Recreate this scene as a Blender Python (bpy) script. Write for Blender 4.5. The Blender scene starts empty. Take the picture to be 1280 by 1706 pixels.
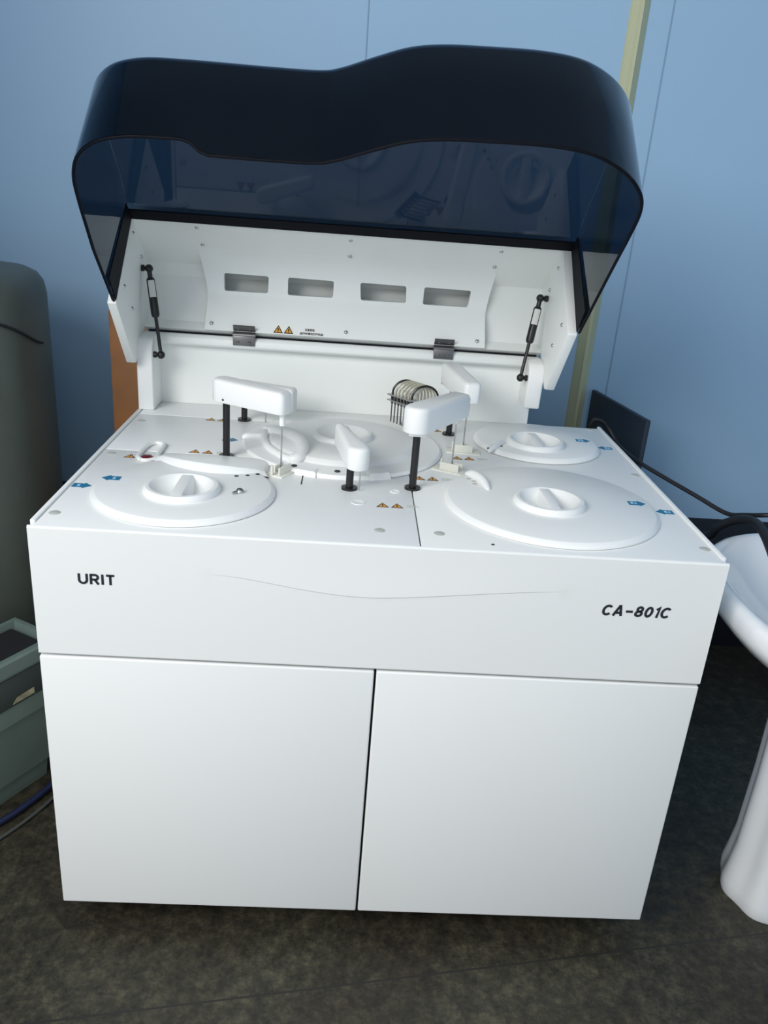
import bpy, bmesh, math, random
from mathutils import Vector, Matrix
S = bpy.context.scene
COL = S.collection
PI = math.pi

# ------------------------------------------------------------------ camera, world, lights, exposure
ZT = 0.87                     # height of the analyser's top surface above the floor
cam_d = bpy.data.cameras.new('camera')
cam = bpy.data.objects.new('camera', cam_d)
COL.objects.link(cam)
cam_d.sensor_fit = 'VERTICAL'
cam_d.sensor_height = 36.0
cam_d.lens = 1371.07 / 1706 * 36.0
cam_d.clip_start = 0.02
_r = Vector((-0.382703871, -0.0659654889, -0.0380117763))     # rotation vector fitted to the cabinet's corners
_R = Matrix.Rotation(_r.length, 3, _r.normalized()) @ Matrix(((1, 0, 0), (0, 0, 1), (0, -1, 0)))
_c = [_R.col[0], -_R.col[1], -_R.col[2]]
cam.matrix_world = Matrix(((_c[0][0], _c[1][0], _c[2][0], 0.502947), (_c[0][1], _c[1][1], _c[2][1], -1.218981),
                           (_c[0][2], _c[1][2], _c[2][2], 0.547193 + ZT), (0, 0, 0, 1)))
S.camera = cam

world = bpy.data.worlds.new('room_light')
S.world = world
world.use_nodes = True
world.node_tree.nodes['Background'].inputs[0].default_value = (0.93, 0.97, 1.0, 1)
world.node_tree.nodes['Background'].inputs[1].default_value = 0.86

def area(name, loc, target, sx, sy, energy, color):
    d = bpy.data.lights.new(name, 'AREA')
    d.shape = 'RECTANGLE'; d.size = sx; d.size_y = sy; d.energy = energy; d.color = color
    o = bpy.data.objects.new(name, d); COL.objects.link(o)
    o.location = loc
    o.rotation_euler = (Vector(target) - Vector(loc)).to_track_quat('-Z', 'Y').to_euler()
    return o
area('window_daylight', (-1.25, -2.0, 2.6), (0.6, 0.4, 0.95), 1.7, 1.3, 76, (1.0, 0.99, 0.97))

vs = S.view_settings
vs.view_transform = 'Standard'; vs.look = 'None'; vs.gamma = 1.0; vs.use_curve_mapping = False
vs.exposure = 0.0

# ------------------------------------------------------------------ materials
def mat(name, color, rough=0.4, metal=0.0, bump=0.0, bscale=200.0, spec=0.5, vary=0.0, vscale=8.0, coat=0.0):
    m = bpy.data.materials.new(name); m.use_nodes = True
    nt = m.node_tree; b = nt.nodes['Principled BSDF']
    b.inputs['Base Color'].default_value = (*color, 1)
    b.inputs['Roughness'].default_value = rough
    b.inputs['Metallic'].default_value = metal
    b.inputs['Specular IOR Level'].default_value = spec
    b.inputs['Coat Weight'].default_value = coat
    if bump or vary:
        tc = nt.nodes.new('ShaderNodeTexCoord')
    if bump:
        n = nt.nodes.new('ShaderNodeTexNoise'); n.inputs['Scale'].default_value = bscale; n.inputs['Detail'].default_value = 3
        bp = nt.nodes.new('ShaderNodeBump'); bp.inputs['Strength'].default_value = bump; bp.inputs['Distance'].default_value = 0.002
        nt.links.new(tc.outputs['Object'], n.inputs['Vector'])
        nt.links.new(n.outputs['Fac'], bp.inputs['Height']); nt.links.new(bp.outputs['Normal'], b.inputs['Normal'])
    if vary:
        n = nt.nodes.new('ShaderNodeTexNoise'); n.inputs['Scale'].default_value = vscale; n.inputs['Detail'].default_value = 4
        r = nt.nodes.new('ShaderNodeValToRGB')
        r.color_ramp.elements[0].position = 0.3; r.color_ramp.elements[1].position = 0.7
        r.color_ramp.elements[0].color = (*[c * (1 - vary) for c in color], 1)
        r.color_ramp.elements[1].color = (*[min(1, c * (1 + vary)) for c in color], 1)
        nt.links.new(tc.outputs['Object'], n.inputs['Vector']); nt.links.new(n.outputs['Fac'], r.inputs['Fac'])
        nt.links.new(r.outputs['Color'], b.inputs['Base Color'])
    return m

M = {}
M['white'] = mat('white_painted_steel', (0.86, 0.872, 0.862), 0.42, bump=0.04, bscale=500)
M['plastic'] = mat('white_moulded_plastic', (0.87, 0.88, 0.868), 0.38)
M['tray'] = mat('white_tray_paint', (0.89, 0.91, 0.885), 0.45)
M['black'] = mat('black_tube', (0.008, 0.008, 0.009), 0.35)
M['gasket'] = mat('black_gasket', (0.004, 0.005, 0.009), 0.6, spec=0.12)
M['steel'] = mat('brushed_steel', (0.55, 0.55, 0.54), 0.25, 1.0)
M['dsteel'] = mat('dark_steel', (0.20, 0.20, 0.20), 0.35, 0.9)
M['shade'] = mat('shade_dark', (0.015, 0.015, 0.016), 0.6)  # near-black tone for shade behind the panel gaps and inside the bin
M['cap'] = mat('grey_screw_cap', (0.52, 0.53, 0.49), 0.5)
M['blue'] = mat('blue_sticker', (0.010, 0.17, 0.33), 0.45)
M['lightblue'] = mat('pale_print', (0.45, 0.75, 0.90), 0.4)
M['ink'] = mat('dark_ink', (0.018, 0.022, 0.035), 0.45)
M['orange'] = mat('orange_sticker', (0.80, 0.36, 0.05), 0.45)
M['inkblk'] = mat('sticker_border', (0.03, 0.02, 0.012), 0.5)
M['paper'] = mat('white_paper_label', (0.72, 0.73, 0.70), 0.6)
M['red'] = mat('red_lens', (0.12, 0.008, 0.012), 0.2)
M['hole'] = mat('dark_hole', (0.03, 0.03, 0.03), 0.7)
M['tube'] = mat('clear_tubing', (0.42, 0.41, 0.32), 0.2)
M['ivory'] = mat('ivory_plastic', (0.78, 0.78, 0.70), 0.4)
M['wall'] = mat('blue_wall_panel', (0.345, 0.525, 0.71), 0.5, vary=0.03, vscale=1.2)
M['joint'] = mat('panel_joint', (0.24, 0.37, 0.51), 0.5)
M['cove'] = mat('cream_corner_strip', (0.52, 0.53, 0.34), 0.45)
M['tank'] = mat('grey_green_casing', (0.085, 0.10, 0.085), 0.45, vary=0.1)
M['green'] = mat('green_sticker', (0.05, 0.16, 0.03), 0.5, vary=0.25, vscale=60)
M['bin'] = mat('grey_green_plastic', (0.16, 0.215, 0.19), 0.4, vary=0.08, vscale=10)
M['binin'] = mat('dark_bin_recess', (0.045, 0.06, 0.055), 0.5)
M['wood'] = mat('brown_board', (0.30, 0.125, 0.04), 0.5, vary=0.15, vscale=12)
M['navy'] = mat('dark_blue_panel', (0.018, 0.028, 0.042), 0.5)
M['ceramic'] = mat('white_ceramic', (0.80, 0.82, 0.84), 0.12, coat=0.5)
M['cable'] = mat('black_rubber', (0.006, 0.006, 0.008), 0.5)
M['bcable'] = mat('blue_rubber', (0.012, 0.018, 0.06), 0.45)
M['gcable'] = mat('grey_rubber', (0.07, 0.075, 0.07), 0.45)
M['ceil'] = mat('white_ceiling', (0.75, 0.77, 0.78), 0.7)

def smoked():
    m = bpy.data.materials.new('smoked_acrylic'); m.use_nodes = True
    nt = m.node_tree; nt.nodes.clear()
    out = nt.nodes.new('ShaderNodeOutputMaterial')
    tr = nt.nodes.new('ShaderNodeBsdfTransparent'); tr.inputs[0].default_value = (0.185, 0.245, 0.31, 1)
    gl = nt.nodes.new('ShaderNodeBsdfGlossy'); gl.inputs['Color'].default_value = (1, 1, 1, 1); gl.inputs['Roughness'].default_value = 0.04
    lw = nt.nodes.new('ShaderNodeLayerWeight'); lw.inputs['Blend'].default_value = 0.5      # facing term -> Schlick reflectance
    pw = nt.nodes.new('ShaderNodeMath'); pw.operation = 'POWER'; pw.inputs[1].default_value = 5.0
    fr = nt.nodes.new('ShaderNodeMath'); fr.operation = 'MULTIPLY_ADD'; fr.inputs[1].default_value = 0.965; fr.inputs[2].default_value = 0.03
    nt.links.new(lw.outputs['Facing'], pw.inputs[0]); nt.links.new(pw.outputs[0], fr.inputs[0])
    mx = nt.nodes.new('ShaderNodeMixShader')
    nt.links.new(fr.outputs[0], mx.inputs[0]); nt.links.new(tr.outputs[0], mx.inputs[1]); nt.links.new(gl.outputs[0], mx.inputs[2])
    nt.links.new(mx.outputs[0], out.inputs['Surface'])
    return m
M['acrylic'] = smoked()

def floor_mat():
    m = bpy.data.materials.new('stone_look_vinyl'); m.use_nodes = True
    nt = m.node_tree; b = nt.nodes['Principled BSDF']; N = nt.nodes.new; L = nt.links.new
    tc = N('ShaderNodeTexCoord')
    n1 = N('ShaderNodeTexNoise'); n1.inputs['Scale'].default_value = 26; n1.inputs['Detail'].default_value = 8; n1.inputs['Roughness'].default_value = 0.72
    n2 = N('ShaderNodeTexNoise'); n2.inputs['Scale'].default_value = 3.5; n2.inputs['Detail'].default_value = 5
    n3 = N('ShaderNodeTexNoise'); n3.inputs['Scale'].default_value = 140; n3.inputs['Detail'].default_value = 3
    for n in (n1, n2, n3): L(tc.outputs['Object'], n.inputs['Vector'])
    r1 = N('ShaderNodeValToRGB'); e = r1.color_ramp.elements
    e[0].position = 0.34; e[0].color = (0.012, 0.011, 0.008, 1)
    e[1].position = 0.66; e[1].color = (0.062, 0.056, 0.040, 1)
    k = e.new(0.5); k.color = (0.031, 0.028, 0.021, 1)
    L(n1.outputs['Fac'], r1.inputs['Fac'])
    r2 = N('ShaderNodeValToRGB'); e = r2.color_ramp.elements
    e[0].position = 0.35; e[0].color = (0.75, 0.70, 0.62, 1); e[1].position = 0.65; e[1].color = (1.15, 1.2, 1.1, 1)
    L(n2.outputs['Fac'], r2.inputs['Fac'])
    r3 = N('ShaderNodeValToRGB'); e = r3.color_ramp.elements
    e[0].position = 0.36; e[0].color = (0.55, 0.55, 0.55, 1); e[1].position = 0.66; e[1].color = (1.7, 1.65, 1.5, 1)
    n4 = N('ShaderNodeTexNoise'); n4.inputs['Scale'].default_value = 75; n4.inputs['Detail'].default_value = 6; n4.inputs['Roughness'].default_value = 0.8
    L(tc.outputs['Object'], n4.inputs['Vector']); L(n4.outputs['Fac'], r3.inputs['Fac'])
    mul0 = N('ShaderNodeMix'); mul0.data_type = 'RGBA'; mul0.blend_type = 'MULTIPLY'; mul0.inputs[0].default_value = 1
    L(r1.outputs['Color'], mul0.inputs[6]); L(r3.outputs['Color'], mul0.inputs[7])
    mul = N('ShaderNodeMix'); mul.data_type = 'RGBA'; mul.blend_type = 'MULTIPLY'; mul.inputs[0].default_value = 1
    L(mul0.outputs[2], mul.inputs[6]); L(r2.outputs['Color'], mul.inputs[7])
    # the welded seam between two vinyl sheets: y = -0.198 + 0.167 x
    sp = N('ShaderNodeSeparateXYZ'); L(tc.outputs['Object'], sp.inputs[0])
    ma = N('ShaderNodeMath'); ma.operation = 'MULTIPLY_ADD'; ma.inputs[1].default_value = -0.167; L(sp.outputs['X'], ma.inputs[0]); L(sp.outputs['Y'], ma.inputs[2])
    ad = N('ShaderNodeMath'); ad.operation = 'ADD'; ad.inputs[1].default_value = 0.198; L(ma.outputs[0], ad.inputs[0])
    ab = N('ShaderNodeMath'); ab.operation = 'ABSOLUTE'; L(ad.outputs[0], ab.inputs[0])
    lt = N('ShaderNodeMath'); lt.operation = 'LESS_THAN'; lt.inputs[1].default_value = 0.0022; L(ab.outputs[0], lt.inputs[0])
    mx = N('ShaderNodeMix'); mx.data_type = 'RGBA'; L(lt.outputs[0], mx.inputs[0]); L(mul.outputs[2], mx.inputs[6]); mx.inputs[7].default_value = (0.018, 0.017, 0.014, 1)
    L(mx.outputs[2], b.inputs['Base Color'])
    b.inputs['Roughness'].default_value = 0.55
    bp = N('ShaderNodeBump'); bp.inputs['Strength'].default_value = 0.15; bp.inputs['Distance'].default_value = 0.003
    L(n3.outputs['Fac'], bp.inputs['Height']); L(bp.outputs['Normal'], b.inputs['Normal'])
    return m
M['floor'] = floor_mat()

# ------------------------------------------------------------------ helpers
WORLD = {}
def obj(name, bm, m, parent=None, label=None, cat=None, group=None, kind=None, smooth=35, origin=None):
    """bmesh in world coordinates -> one mesh object (origin at the bottom centre of its bounds)."""
    bmesh.ops.recalc_face_normals(bm, faces=bm.faces)
    me = bpy.data.meshes.new(name)
    xs = [v.co.x for v in bm.verts]; ys = [v.co.y for v in bm.verts]; zs = [v.co.z for v in bm.verts]
    c = Vector(origin) if origin else Vector(((min(xs) + max(xs)) / 2, (min(ys) + max(ys)) / 2, min(zs)))
    bmesh.ops.translate(bm, verts=bm.verts, vec=-c)
    for f in bm.faces: f.smooth = True
    bm.to_mesh(me); bm.free()
    me.set_sharp_from_angle(angle=math.radians(smooth))
    for x in (m if isinstance(m, (list, tuple)) else [m]): me.materials.append(x)
    o = bpy.data.objects.new(name, me); COL.objects.link(o)
    WORLD[o.name] = c
    o.location = c - (WORLD[parent.name] if parent else Vector((0, 0, 0)))
    if parent: o.parent = parent
    if label: o['label'] = label
    if cat: o['category'] = cat
    if group: o['group'] = group
    if kind: o['kind'] = kind
    return o
def thing(name, loc, label, cat, group=None):
    o = bpy.data.objects.new(name, None); COL.objects.link(o)
    o.empty_display_size = 0.05
    o.location = loc; WORLD[o.name] = Vector(loc); o['label'] = label; o['category'] = cat
    if group: o['group'] = group
    return o
def B(): return bmesh.new()
def bevel_all(bm, r, seg=2, ang=30):
    es = [e for e in bm.edges if len(e.link_faces) == 2 and e.calc_face_angle(0) > math.radians(ang)]
    if r > 0 and es: bmesh.ops.bevel(bm, geom=es, offset=r, segments=seg, affect='EDGES', profile=0.5, clamp_overlap=True)
def merge(bm, other):
    me = bpy.data.meshes.new('tmp'); other.to_mesh(me); other.free(); bm.from_mesh(me); bpy.data.meshes.remove(me)
def box(bm, x0, x1, y0, y1, z0, z1, r=0.0, seg=2):
    t = B(); v = [t.verts.new((x, y, z)) for x in (x0, x1) for y in (y0, y1) for z in (z0, z1)]
    for q in ((0, 1, 3, 2), (4, 6, 7, 5), (0, 4, 5, 1), (2, 3, 7, 6), (0, 2, 6, 4), (1, 5, 7, 3)): t.faces.new([v[i] for i in q])
    bmesh.ops.recalc_face_normals(t, faces=t.faces)
    bevel_all(t, r, seg); merge(bm, t); return bm
def frame_of(d):
    d = Vector(d).normalized(); a = Vector((0, 0, 1)) if abs(d.z) < 0.9 else Vector((1, 0, 0))
    u = d.cross(a).normalized(); return u, d.cross(u).normalized()
def tube(bm, pts, rad, n=12, caps=True):
    """round tube along points; rad a number or a list"""
    pts = [Vector(p) for p in pts]; rs = rad if isinstance(rad, (list, tuple)) else [rad] * len(pts)
    rings = []; u = None
    for i, p in enumerate(pts):
        d = (pts[min(i + 1, len(pts) - 1)] - pts[max(i - 1, 0)])
        if d.length < 1e-9: d = pts[-1] - pts[0]
        d.normalize()
        if u is None: u, w = frame_of(d)
        else:
            u = (u - d * u.dot(d)).normalized()
        w = d.cross(u)
        rings.append([bm.verts.new(p + (u * math.cos(2 * PI * k / n) + w * math.sin(2 * PI * k / n)) * rs[i]) for k in range(n)])
    for a, b in zip(rings, rings[1:]):
        for k in range(n): bm.faces.new((a[k], a[(k + 1) % n], b[(k + 1) % n], b[k]))
    if caps: bm.faces.new(list(reversed(rings[0]))); bm.faces.new(rings[-1])
    return bm
def lathe(bm, cx, cy, prof, n=64, a0=0, a1=2 * PI):
    """profile of (r, z) about the vertical axis through cx, cy"""
    full = abs(a1 - a0 - 2 * PI) < 1e-6; m_ = n if full else n + 1
    rings = []
    for r, z in prof:
        if r < 1e-6: rings.append([bm.verts.new((cx, cy, z))])
        else: rings.append([bm.verts.new((cx + r * math.cos(a0 + (a1 - a0) * k / n), cy + r * math.sin(a0 + (a1 - a0) * k / n), z)) for k in range(m_)])
    for a, b in zip(rings, rings[1:]):
        for k in range(n if full else n):
            k2 = (k + 1) % m_
            if len(a) == 1 and len(b) == 1: continue
            if len(a) == 1: bm.faces.new((a[0], b[k], b[k2]))
            elif len(b) == 1: bm.faces.new((a[k], a[k2], b[0]))
            else: bm.faces.new((a[k], a[k2], b[k2], b[k]))
    return bm
def prism(bm, poly, vec, r=0.0, seg=2):
    """polygon of 3-D points swept by vec"""
    t = B(); a = [t.verts.new(p) for p in poly]; b = [t.verts.new(Vector(p) + Vector(vec)) for p in poly]
    t.faces.new(a); t.faces.new(list(reversed(b))); n = len(a)
    for k in range(n): t.faces.new((a[k], b[k], b[(k + 1) % n], a[(k + 1) % n]))
    bmesh.ops.recalc_face_normals(t, faces=t.faces)
    bevel_all(t, r, seg); merge(bm, t); return bm
def strip(bm, A, Bq):
    a = [bm.verts.new(p) for p in A]; b = [bm.verts.new(p) for p in Bq]
    for k in range(len(a) - 1): bm.faces.new((a[k], a[k + 1], b[k + 1], b[k]))
    return bm
def spline(P, n=8, closed=False):
    P = [Vector(p) for p in P]; out = []; m_ = len(P)
    for i in range(m_ if closed else m_ - 1):
        if closed: p0, p1, p2, p3 = P[i - 1], P[i], P[(i + 1) % m_], P[(i + 2) % m_]
        else: p0, p1, p2, p3 = P[max(i - 1, 0)], P[i], P[i + 1], P[min(i + 2, m_ - 1)]
        for k in range(n):
            t = k / n
            out.append(0.5 * ((2 * p1) + (p2 - p0) * t + (2 * p0 - 5 * p1 + 4 * p2 - p3) * t * t + (3 * p1 - p0 - 3 * p2 + p3) * t ** 3))
    if not closed: out.append(P[-1])
    return out
def text_mesh(bm, s, size, place, bold=0.0, shear=0.0, depth=0.0004, spacing=1.0, align='LEFT', width=None, stack=0.0):
    """lettering as mesh; place is a 4x4 matrix; width forces the drawn width"""
    c = bpy.data.curves.new('lettering_tmp', 'FONT'); c.body = s; c.size = size; c.offset = bold; c.shear = shear
    c.extrude = depth; c.space_character = spacing; c.align_x = align
    o = bpy.data.objects.new('lettering_tmp', c); COL.objects.link(o)
    dg = bpy.context.evaluated_depsgraph_get(); me = bpy.data.meshes.new_from_object(o.evaluated_get(dg))
    if width and len(me.vertices):
        xs = [v.co.x for v in me.vertices]; k = width / (max(xs) - min(xs)); x0 = min(xs)
        for v in me.vertices: v.co.x = (v.co.x - x0) * k
    for k in range(8 if stack else 1):
        cp_ = me.copy(); cp_.transform(Matrix.Translation((math.cos(PI * k / 4) * stack, math.sin(PI * k / 4) * stack, 0))); cp_.transform(place); bm.from_mesh(cp_); bpy.data.meshes.remove(cp_)
    bpy.data.objects.remove(o); bpy.data.curves.remove(c); bpy.data.meshes.remove(me)
    return bm
GL = {}
def _ell(cx, cy, rx, ry, a0, a1, n=24): return [(cx + rx * math.cos(math.radians(a0 + (a1 - a0) * k / n)), cy + ry * math.sin(math.radians(a0 + (a1 - a0) * k / n))) for k in range(n + 1)]
GL['U'] = (0.62, [[(0, 0.915), (0, 0.32)] + _ell(0.31, 0.31, 0.31, 0.31, 180, 360, 16) + [(0.62, 0.32), (0.62, 0.915)]])
GL['R'] = (0.60, [[(0, -0.085), (0, 0.915)], [(0, 0.83), (0.34, 0.83)] + _ell(0.34, 0.605, 0.22, 0.225, 90, -90, 14) + [(0, 0.38)], [(0.30, 0.38), (0.60, -0.085)]])
GL['I'] = (0.0, [[(0, -0.085), (0, 0.915)]])
GL['T'] = (0.60, [[(-0.03, 0.83), (0.63, 0.83)], [(0.30, 0.83), (0.30, -0.085)]])
GL['C'] = (0.62, [_ell(0.34, 0.415, 0.34, 0.415, 42, 318, 30)])
GL['A'] = (0.68, [[(0, -0.085), (0.31, 0.85), (0.37, 0.85), (0.68, -0.085)], [(0.12, 0.21), (0.56, 0.21)]])
GL['-'] = (0.52, [[(-0.04, 0.37), (0.56, 0.37)]])
GL['8'] = (0.50, [_ell(0.25, 0.625, 0.21, 0.205, 90, 450, 24), _ell(0.25, 0.21, 0.25, 0.21, 90, 450, 24)])
GL['0'] = (0.50, [_ell(0.25, 0.415, 0.25, 0.415, 90, 450, 30)])
GL['1'] = (0.22, [[(0, 0.66), (0.22, 0.86), (0.22, -0.085)]])
def lettering(bm, s, cap, width, place, w=0.17, shear=0.0, gap=0.33, depth=0.0004):
    """upright grotesque capitals drawn with a constant stroke, fitted to the given cap height and width"""
    x = 0.0; strokes = []
    for ch in s:
        adv, st = GL[ch]
        for l in st: strokes.append([(x + a, b + 0.085) for a, b in l])
        x += adv + gap
    tot = x - gap
    kx = (width - w * cap) / (tot * cap)
    for l in strokes:
        P = [Vector((a * cap * kx + w * cap / 2 + shear * b * cap, b * cap, 0)) for i, (a, b) in enumerate(l) if i == 0 or abs(a - l[i - 1][0]) + abs(b - l[i - 1][1]) > 1e-6]
        closed = (P[0] - P[-1]).length < 1e-6; n = len(P); rows = []
        for i, p in enumerate(P):
            d0 = (p - P[i - 1]) if i else (P[0] - P[-2] if closed else P[1] - P[0])
            d1 = (P[i + 1] - p) if i < n - 1 else (P[1] - P[0] if closed else P[-1] - P[-2])
            d0 = d0.normalized(); d1 = d1.normalized(); t_ = (d0 + d1).normalized(); m_ = Vector((-t_.y, t_.x, 0)) / max(0.55, t_.dot(d1))
            rows.append((place @ (p + m_ * w * cap / 2 + Vector((0, 0, depth))), place @ (p - m_ * w * cap / 2 + Vector((0, 0, depth)))))
        strip(bm, [a for a, b in rows], [b for a, b in rows])
    return bm
def boolean_cut(o, cutters):
    for cbm in cutters:
        me = bpy.data.meshes.new('cutter'); bmesh.ops.recalc_face_normals(cbm, faces=cbm.faces); cbm.to_mesh(me); cbm.free()
        c = bpy.data.objects.new('cutter', me); COL.objects.link(c)
        md = o.modifiers.new('cut', 'BOOLEAN'); md.object = c; md.operation = 'DIFFERENCE'; md.solver = 'EXACT'
        mw = o.matrix_world.copy()
        bpy.context.view_layer.update()
        dg = bpy.context.evaluated_depsgraph_get(); new = bpy.data.meshes.new_from_object(o.evaluated_get(dg))
        o.modifiers.clear(); old = o.data; o.data = new; bpy.data.meshes.remove(old)
        bpy.data.objects.remove(c); bpy.data.meshes.remove(me)

# ------------------------------------------------------------------ the room
YW = 1.25
def structure(name, bm, m): return obj(name, bm, m, kind='structure')
structure('floor', box(B(), -2.4, 2.3, -3.2, YW + 0.1, -0.05, 0.0), M['floor']).location
bpy.data.objects['floor'].location = (0, 0, 0)
for v in bpy.data.objects['floor'].data.vertices: v.co += WORLD['floor']
structure('wall_back', box(B(), -2.4, 2.3, YW, YW + 0.1, 0, 2.8), M['wall'])
structure('wall_right', box(B(), 2.2, 2.3, -3.2, YW, 0, 2.8), M['wall'])
structure('light_block_left', box(B(), -0.84, -0.74, -0.45, YW, 0, 2.8), M['wall'])  # added unseen wall; blocks room light from the gap beside the appliance
structure('ceiling', box(B(), -2.4, 2.3, -0.2, YW + 0.1, 2.8, 2.9), M['ceil'])
M['wallfoot'] = mat('dark_wall_foot', (0.010, 0.012, 0.020), 0.5)
structure('dark_strip_back', box(B(), -0.74, 2.2, YW - 0.008, YW, 0, 0.47, 0.002), M['wallfoot'])  # added strip, coloured to darken the foot of the wall
# cream cove strip over a joint of the wall panels, and two fine panel joints
bm = B()
prof = [(0, 0), (0.004, -0.006), (0.016, -0.012), (0.022, -0.020), (0.030, -0.021), (0.036, -0.013), (0.047, -0.006), (0.051, 0)]
prism(bm, [(1.176 + a, YW + b, 0.472) for a, b in prof], (0, 0, 2.32))
structure('trim_1', bm, M['cove'])
structure('trim_2', box(B(), 0.4925, 0.4955, YW - 0.002, YW, 0.475, 2.79), M['joint'])
structure('trim_3', box(B(), 1.288, 1.291, YW - 0.002, YW, 0.475, 2.79), M['joint'])

# ------------------------------------------------------------------ the analyser
W, D = 1.15, 0.812
an = thing('chemistry_analyzer', (W / 2, D / 2, 0), 'large white floor-standing laboratory analyzer with open smoked lid and two doors', 'laboratory machine')
def zz(z): return z + ZT

# carcass, feet, side panels
carcass = B(); box(carcass, 0.012, W - 0.012, 0.022, D - 0.004, 0.085, zz(-0.012))
obj('carcass', carcass, M['shade'], an)  # coloured dark so the gaps between the panels read as deep shade
for x in (0.13, W - 0.13):
    for y in (0.16, D - 0.12):
        f = B(); tube(f, [(x, y, 0.0), (x, y, 0.012), (x, y, 0.014), (x, y, 0.086)], [0.03, 0.03, 0.014, 0.014], 16)
        obj('foot', f, M['black'], an)
for x0 in (0.0, W - 0.0085):
    s = B(); box(s, x0, x0 + 0.0085, 0.018, D, 0.076, zz(0.003), 0.0018)
    obj('side_panel', s, M['white'], an)

# front fascia with the swelling that ends in a sagging crease
def fascia():
    t = B()
    xa, xb = 0.0015, W - 0.0015
    z0, z1 = zz(-0.2375), zz(0.0)
    nx = 120
    cu = spline([(0.272, 0, -0.068), (0.33, 0, -0.072), (0.379, 0, -0.0785), (0.44, 0, -0.088), (0.499, 0, -0.0945), (0.545, 0, -0.0965), (0.579, 0, -0.0955), (0.64, 0, -0.0905), (0.699, 0, -0.084), (0.80, 0, -0.0735), (0.899, 0, -0.0655)], 10)
    def cz(x):
        if x <= cu[0].x: return -0.068
        if x >= cu[-1].x: return -0.0655
        for a, b in zip(cu, cu[1:]):
            if a.x <= x <= b.x: return a.z + (b.z - a.z) * (x - a.x) / max(1e-9, b.x - a.x)
    def amp(x):
        t_ = (x - 0.272) / (0.899 - 0.272)
        if t_ <= 0 or t_ >= 1: return 0.0
        return math.sin(PI * t_) ** 1.1
    cols = []
    for i in range(nx + 1):
        x = xa + (xb - xa) * i / nx; c = zz(cz(x)); a = amp(x) * 0.0020
        rows = [(z0, 0.004), (z0 + 0.004, 0.0)]
        for k in (0.25, 0.5, 0.75): rows.append((z0 + 0.004 + (c - 0.03 - z0 - 0.004) * k, 0.0))
        rows += [(c - 0.03, 0.0), (c - 0.0007, 0.0), (c + 0.0007, -a), (c + 0.016, -a * 0.7), (c + 0.034, -a * 0.3), (c + 0.055, 0.0)]
        rows += [(z1 - 0.0035, 0.0), (z1 - 0.001, 0.001), (z1, 0.0032)]
        cols.append([(x, 0.0 + dy, z) for z, dy in rows])
    V = [[t.verts.new(p) for p in c] for c in cols]
    for a, b in zip(V, V[1:]):
        for k in range(len(a) - 1): t.faces.new((a[k], b[k], b[k + 1], a[k + 1]))
    # thickness behind
    back = [[t.verts.new((c[0].co.x, 0.0042, c[0].co.z)), t.verts.new((c[0].co.x, 0.0042, c[-1].co.z))] for c in V]
    for (a, b, p, q) in zip(back, back[1:], V, V[1:]):
        t.faces.new((a[0], a[1], b[1], b[0])); t.faces.new((p[0], a[0], b[0], q[0])); t.faces.new((p[-1], q[-1], b[1], a[1]))
    for c, bk in ((V[0], back[0]), (V[-1], back[-1])): t.faces.new(c + [bk[1], bk[0]])
    return t
fas = obj('front_fascia', fascia(), M['white'], an, smooth=5)
def face_place(x, z): return Matrix.Translation((x, -0.0003, zz(z))) @ Matrix.Rotation(PI / 2, 4, 'X')
bm = B(); lettering(bm, 'URIT', 0.0188, 0.0605, face_place(0.0765, -0.0985), w=0.215)
obj('lettering', bm, M['ink'], fas, label='dark lettering reading URIT')
bm = B(); lettering(bm, 'CA-801C', 0.0200, 0.1175, face_place(0.9475, -0.1065), w=0.225, shear=0.20)
obj('lettering', bm, M['ink'], fas, label='dark italic lettering reading CA-801C')
# doors
for x0, x1 in ((0.0015, 0.5725), (0.5768, W - 0.0015)):
    d = B(); box(d, x0, x1, 0.0, 0.020, zz(-0.797), zz(-0.2405), 0.003, 3)
    obj('door', d, M['white'], an)

# top deck plates
TOP = 0.0
plates = [(0.0105, 0.6318, 0.0040, 0.4045), (0.6342, W - 0.0105, 0.0040, 0.8), (0.0105, 0.6318, 0.4075, 0.6785), (0.0105, 0.6318, 0.6815, 0.8)]
for a in plates:
    d = B(); box(d, a[0], a[1], a[2], a[3], zz(-0.010), zz(0.0), 0.0012)
    obj('deck_plate', d, M['white'], an)
# screw caps
for x, y in ((0.026, 0.058), (0.566, 0.060), (0.668, 0.061), (1.128, 0.058), (1.126, 0.44), (0.030, 0.378), (0.030, 0.62), (0.26, 0.125), (1.118, 0.785)):
    d = B(); lathe(d, x, y, [(0.0095, zz(-0.001)), (0.0095, zz(0.0005)), (0.008, zz(0.0012)), (0, zz(0.0014))], 20)
    obj('screw_cap', d, M['cap'], an)
for x, y, r in ((0.529, 0.185, 0.010), (0.60, 0.253, 0.007)):
    d = B(); lathe(d, x, y, [(r + 0.003, zz(-0.0005)), (r + 0.003, zz(0.001)), (r, zz(0.0015)), (r * 0.8, zz(0.0006)), (0, zz(0.0006))], 24)
    obj('port_bush', d, M['plastic'], an)
d = B(); lathe(d, 0.755, 0.027, [(0.003, zz(-0.001)), (0.003, zz(0.0006)), (0, zz(0.0006))], 12)
obj('screw_hole', d, M['hole'], an)
d = B(); box(d, 0.4188, 0.4212, 0.262, 0.312, zz(-0.001), zz(0.0006))
obj('deck_slit', d, M['hole'], an)

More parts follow.
